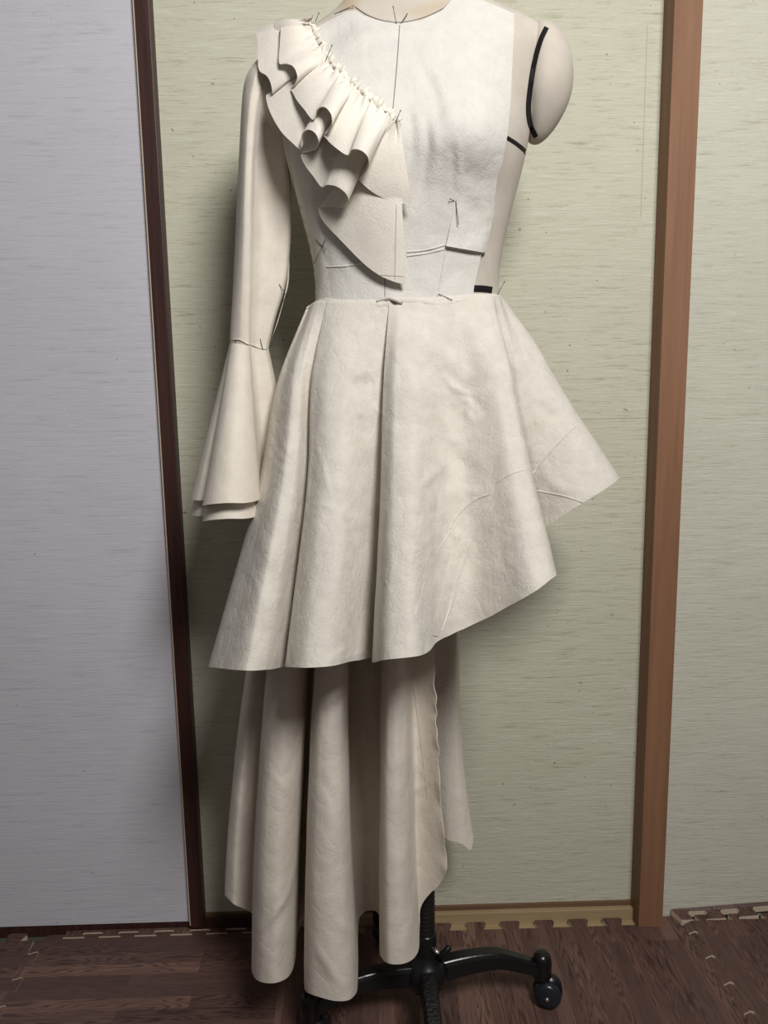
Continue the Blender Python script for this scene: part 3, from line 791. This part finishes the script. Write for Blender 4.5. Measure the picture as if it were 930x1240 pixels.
def tr_wav(u, v, p):
    a = wr(p, 9, 0.0055, 1, 1, 0.5) + wr(p, 24, 0.0024, 1, 1, 0.6) + wr(p, 55, 0.0009) + trf(*topx(p))
    e = max(0, (u-0.975)/0.025); 
    return Vector((0.3*a + e*0.0011*math.sin(p.z*160+4*math.sin(p.z*23))*(v > .3) + e*0.0008*math.sin(p.z*91), -a + e*0.003*math.sin(p.z*95), 0))*min(1, v*3)
train = loft('train', ribs, M_TRN, 7, 130, None, tr_wav)
TR_M = Multi(bvh_of(train))
def tcrease(pl, w=2.4, t=0.0011): return ribbon('crease', pl, TR_M, w*1.3, 0.0002, M_TRN, gown, t*0.55)
ribbon('seam_thread', [(498, 812), (510, 905), (521, 1000), (532, 1068)], TR_M, 1.0, 0.0005, M_PENCIL, gown, 0.0003)
# the outer end of the train that hangs behind the stand
TL = [(560, 400, 1.13, 524, 766, 1.19, 524, 1005, 1.20), (570, 400, 1.13, 536, 768, 1.185, 534, 1012, 1.185), (578, 400, 1.13, 546, 768, 1.18, 545, 1018, 1.17), (584, 400, 1.14, 552, 768, 1.18, 560, 1023, 1.165), (588, 400, 1.15, 554, 766, 1.185, 570, 1030, 1.17), (589, 400, 1.155, 556, 762, 1.195, 573.5, 1012, 1.185), (588, 400, 1.17, 552, 760, 1.21, 566, 1000, 1.21), (580, 400, 1.18, 540, 760, 1.22, 545, 1000, 1.22)]
ribs = [(atY(a, b_, y1), atY(c, d, y2), atY(e, f, y3)) for a, b_, y1, c, d, y2, e, f, y3 in TL]
tail = loft('train_end', ribs, M_TRN, 8, 60, None, lambda u, v, p: Vector((0.2, -1, 0))*wr(p, 12, 0.004, 1, 1, .5))

# sleeve -------------------------------------------------------------
def ring_loft(name, rings, mat, wav=None, n=10, per=6, label=None):
    """rings: list of closed control rings (same count), splined around and along"""
    K = len(rings[0]); cols = []
    rr = []
    for rg in rings:
        ext = [rg[-1]] + list(rg) + [rg[0], rg[1]]
        s = crspline([Vector(p) for p in ext], n); rr.append(s[n:n*(K+1)])
    M_ = len(rr[0]); bm = bmesh.new(); grid = []
    for i in range(M_):
        col = crspline([rr[j][i] for j in range(len(rr))], per); grid.append(col)
    L = len(grid[0]); V = [[None]*M_ for _ in range(L)]
    for j in range(L):
        for i in range(M_):
            p = grid[i][j]
            if wav: p = p + wav(j/(L-1), p)
            V[j][i] = bm.verts.new(p)
    for j in range(L-1):
        for i in range(M_): bm.faces.new((V[j][i], V[j+1][i], V[j+1][(i+1) % M_], V[j][(i+1) % M_]))
    o = gchild(name, bm, mat, True, label); solid(o, 0.0011)
    return o
SL = [ # y rows: py of ring, left px, right px, crest px
 (62, 326, 372, 345), (74, 311, 366, 330), (88, 301, 362, 318), (104, 296, 357, 314), (130, 293, 352, 309), (180, 290.5, 349, 305), (235, 288, 352, 303), (295, 285.5, 351, 302), (345, 283, 345, 301), (385, 280.5, 333, 300), (410, 279, 326, 300), (420, 279.5, 324, 300)]
rings = []
for (py, l, r, c) in SL:
    w = r-l; k = min(1, max(0, (py-90)/80)); kk = 1 if py > 60 else 1
    Yc = 1.085; dp = 0.052 if py < 250 else 0.052 - 0.022*(py-250)/170
    cr = c + 0
    pts = [(l, Yc, 0), (l+2, Yc-dp*0.55, 0), (l+(cr-l)*0.55, Yc-dp*0.95, 0), (cr, Yc-dp*(0.95), 0), (cr+w*0.09, Yc-dp*(0.92-0.22*k), 1), (cr+w*0.24, Yc-dp*(0.92-0.48*k), 2.5), (cr+w*0.45, Yc-dp*(0.80-0.44*k), 4),
           (r-w*.05, Yc-dp*(0.45-.15*k), 5), (r, Yc, 5), (r-w*.25, Yc+dp*0.7, 3), (l+w*.45, Yc+dp*0.9, 0), (l+w*.12, Yc+dp*0.6, 0)]
    if py < 100: pts = [(a, b_, 0) for a, b_, _ in pts]
    elif py < 400: pts = [(a, b_, 0) for a, b_, _ in pts]
    rings.append([atY(a, py + dpy, Y) for a, Y, dpy in pts])
def sl_wav(t, p):
    a = wr(p, 14, 0.005, 1, 1, .45) + wr(p, 35, 0.0015)
    return Vector((0.25*a, -a, 0))
sleeve = ring_loft('sleeve', rings, M_SLV, sl_wav)
bm = bmesh.new()
# bell cuff in two layers
def cuff(name, dl, sh):
    cx = [ # top px, py, Y | hem px, py, Y    (closed loop starting left back)
     (279, 418, 1.085, 231.5, 604, 1.075), (279.5, 418, 1.065, 238, 606, 1.04), (281, 418, 1.055, 252, 606, 1.035), (280.5, 417, 1.048, 248, 609, 1.02), (281.5, 417, 1.042, 246, 612, .985), (286, 417, 1.036, 256, 610.5, .955), (291, 418, 1.034, 275, 609, .945), (297, 419, 1.036, 296, 609, .955), (301.5, 420, 1.042, 312, 606, .985),
     (303, 421, 1.050, 316, 600, 1.03), (308, 422, 1.056, 322, 596, 1.06), (315, 424, 1.060, 336, 592, 1.07), (322, 425, 1.065, 352, 588, 1.09), (325, 424, 1.085, 358, 586, 1.13), (318, 420, 1.10, 330, 588, 1.17), (300, 418, 1.11, 280, 594, 1.17), (285, 418, 1.10, 245, 600, 1.13)]
    loops_t = [atY(a, b_ - 1, c + sh) for a, b_, c, *_ in cx]; hems = [atY(d, e + dl, f + sh*2) for *_, d, e, f in cx]
    mid = [loops_t[i]*0.5 + hems[i]*0.5 for i in range(len(cx))]
    q1 = [loops_t[i]*0.85 + hems[i]*0.15 for i in range(len(cx))]
    return ring_loft(name, [loops_t, q1, mid, hems], M_SLV, lambda t, p: Vector((0.2, -1, 0))*(wr(p, 14, 0.004, 1, 1, .6) + wr(p, 40, 0.0012))*min(1, t*3), n=8, per=12)
cuff('bell_cuff', 0, -0.003)
cuff('bell_cuff', 19, 0.003)
SLV_M = Multi(bvh_of(sleeve))
ribbon('cuff_seam', [(279, 412), (286, 411), (292, 412), (299, 416), (306, 418), (316, 422), (323, 422)], SLV_M, 2.2, 0.0012, M_SLV, gown, 0.0012)
# seam allowance sticking out behind the sleeve
ribs = [(atY(350, 300, 1.10), None, atY(350.5, 322, 1.10)), (atY(347, 345, 1.10), None, atY(349, 345, 1.10)), (atY(338, 385, 1.10), None, atY(341, 372, 1.10)), (atY(326, 418, 1.10), None, atY(331, 405, 1.10))]
loft('seam_allowance', ribs, M_SLV, 6, 3)

# ruffles --------------------------------------------------------------
def baseY(px, py):
    x = max(px, 378); h = TORSO_M.hit(x, max(py, 50))
    y = h[0].y if h else 1.03
    return y + (x-px)*0.0007
def smoothbase(px, py):
    return sum(baseY(px+dx, py+dy) for dx in (-12, 0, 12) for dy in (-12, 0, 12))/9
def ruffle(name, spec, extra, crimp, nv=36):
    ribs = []
    for gx, gy, hx, hy, d in spec:
        ribs.append((atY(gx, gy, smoothbase(gx, gy) - 0.010 - extra), None, atY(hx, hy, smoothbase(hx, hy) - 0.008 - extra - d*0.0078)))
    def bul(u, v, p):
        k = math.sin(math.pi*v)
        c = math.exp(-(v/0.16)**2)
        return Vector((0, -0.006*k - crimp*c*(0.5+0.5*math.sin(u*150 + 3*math.sin(u*37))), crimp*0.4*c*math.sin(u*170)))
    return loft(name, ribs, M_RUF, 9, nv, bul, lambda u, v, p: Vector((0, -1, 0))*wr(p, 30, 0.0014)*v)
R2 = [(372, 26, 309, 35, 0.8), (374, 30, 310.5, 41, 1.0), (376, 35, 312, 47, 1.6), (380, 44, 312.5, 67, 1.9), (385, 54, 314, 85, 2.1), (388, 60, 323, 92, 2.6), (391, 65, 328, 101, 2.9), (393, 69, 329.7, 112, 2.2), (394, 71, 327, 116, 1.0),
      (395, 73, 322.5, 116, 1.0), (398, 76, 326.5, 134, 1.5), (402, 80, 340, 158.6, 1.7), (406, 84, 353, 172, 1.9), (409, 87, 364, 181, 2.1), (412, 89, 364, 172, 2.7), (414, 91, 366.5, 162, 3.2), (417, 94, 373.5, 157, 3.7), (420, 97, 382, 161.6, 3.7), (424, 101, 385.6, 171, 3.0), (426, 103, 383, 179, 2.0),
      (428, 105, 373, 184, 1.1), (430, 107, 364.5, 187, 0.9), (432, 109, 369.5, 200, 1.4), (437, 113, 380, 214, 1.9), (442, 117, 389.5, 226.5, 2.4), (446, 120, 396, 224, 3.1), (452, 125, 408, 226, 3.9), (460, 132, 418.5, 234, 3.9), (468, 140, 421.5, 243, 3.0), (470, 143, 415, 250.5, 1.9), (471, 144, 400, 250, 1.2),
      (472, 145, 388, 250.5, 0.8), (473, 146, 385.5, 254, 0.8), (474, 146, 391, 267, .9), (475, 147, 412.5, 290.5, 1.0), (476, 147, 440, 318.5, 1.1), (478, 147, 459, 333, 1.1), (480, 147, 477, 341, 1.1), (482, 147, 491, 344.5, 1.0)]
R1 = [(372, 26, 332, 26, 0.8), (373, 29, 333, 33, 1.0), (374, 32, 335, 42, 1.0), (375, 34, 338, 39, 1.6), (376, 35, 340, 34.5, 2.6), (380, 44, 339, 55, 3.0), (385, 54, 338.5, 77, 3.0), (389, 62, 347, 77.5, 3.5), (392, 67, 356, 82, 3.8), (394, 71, 360, 93, 3.2), (395, 73, 356, 104, 2.2),
      (396, 74, 352, 108, 1.4), (397, 75, 354.5, 112, 1.8), (402, 80, 360, 122, 2.4), (406, 84, 368, 132, 2.7), (411, 89, 379.5, 145, 3.0), (415, 92, 383.5, 134, 3.8), (420, 97, 392, 129.5, 4.4), (425, 102, 400.5, 138, 4.3), (428, 105, 402, 150, 3.3), (430, 107, 397, 160, 2.2),
      (431, 108, 392, 164, 1.4), (433, 110, 394, 166.5, 1.7), (438, 115, 404, 177, 2.4), (446, 121, 421, 188, 2.9), (452, 126, 427, 181, 3.6), (460, 132, 437.5, 182.5, 4.3), (467, 138, 445, 190, 4.2), (472, 143, 446, 201, 3.2), (474, 145, 441, 211, 1.9),
      (475, 146, 435, 218, 0.9), (476, 147, 437, 220.5, 0.8), (477, 147, 448, 230, .9), (478, 147, 461, 238, 1.0), (480, 147, 479, 245, 1.1), (482, 147, 499, 247, 1.1)]
rf2 = ruffle('lower_ruffle', R2, 0.0, 0.004)
rf1 = ruffle('upper_ruffle', R1, 0.0048, 0.005)
# frilled heading along the gathering thread
GL = [(371, 22), (377, 33), (384, 48), (391, 62), (400, 74), (412, 87), (425, 99), (437, 109), (449, 119), (462, 130), (474, 141), (482, 148)]
g = smooth_px(GL, 14); bm = bmesh.new(); prev = None
for i, p in enumerate(g):
    t = (g[min(i+1, len(g)-1)] - g[max(i-1, 0)]).normalized(); nrm = Vector((t.y, -t.x))
    row = []
    ph = i*0.62 + 1.7*math.sin(i*0.21)
    wdt = 9.0 + 2.6*math.sin(i*0.37+1) + 1.6*math.sin(i*1.1)
    for k in range(6):
        s = k/5; q = p + nrm*(wdt*s - 3.5) + t*(1.2*math.sin(ph*1.3+s*2))
        Y = smoothbase(q.x, q.y) - 0.0125 - 0.006*(0.5+0.5*math.sin(ph + s*0.9))*(0.35+s) - 0.0035*math.sin(math.pi*s)
        row.append(bm.verts.new(atY(q.x, q.y, Y)))
    if prev:
        for k in range(5): bm.faces.new((prev[k], row[k], row[k+1], prev[k+1]))
    prev = row
hd = gchild('gathered_heading', bm, M_RUF); solid(hd, 0.0009)
RF_M = Multi(bvh_of(rf1), bvh_of(rf2), bvh_of(bodice))
RF2_M = Multi(bvh_of(rf2), bvh_of(bodice))
ribbon('seam_thread', [(480, 248), (479, 290), (478, 338)], RF2_M, 0.9, 0.0006, M_PENCIL, gown, 0.0003)
ribbon('seam_thread', [(458, 333), (474, 334), (491, 335)], RF2_M, 0.9, 0.0006, M_PENCIL, gown, 0.0003)

# pins ---------------------------------------------------------------------
PINM = {}
EV = Multi(bvh_of(rf1), bvh_of(rf2), bvh_of(hd), bvh_of(lip), bvh_of(skirt), bvh_of(flap), bvh_of(bodice), bvh_of(sleeve), T_BV)
def pin(x0, y0, x1, y1, parent=gown, lift0=0.001, lift1=0.004, mat=None):
    q = EV.hit(x0, y0); h = q[0].copy() if q else atY(x0, y0, 1.07)
    q = EV.hit(x1, y1); h2 = q[0].copy() if q else atY(x1, y1, h.y)
    if abs(h2.y - h.y) > 0.015: h2 = atY(x1, y1, h.y - 0.004)
    d = (CAM-h).normalized(); a = h + d*lift0; b_ = h2 + d*lift1
    bm = bmesh.new(); tube(bm, [a, b_], 0.00042, 6); 
    bmesh.ops.create_icosphere(bm, subdivisions=1, radius=0.0009, matrix=Matrix.Translation(b_))
    o = frombm('pin', bm, mat or M_PIN, None, True); o.parent = parent
    o.matrix_parent_inverse = Matrix.Translation(-Vector(parent.location)); return o
for a in ((480, 29, 476, 8), (485, 29, 493, 17), (478, 149, 485, 134), (552, 243, 555, 271), (550, 243, 545, 241), (531, 356, 547, 363), (466, 365, 487, 366), (394, 74, 402, 55),
          (382, 26, 386, 16), (405, 17, 428, 7), (382, 290, 394, 302), (394, 290, 381, 318), (345, 360, 347, 365), (285, 411, 286, 433), (338, 344, 348, 361), (376, 372, 365, 377),
          (315, 410, 318, 422), (602, 357, 611, 341)):
    pin(*a)
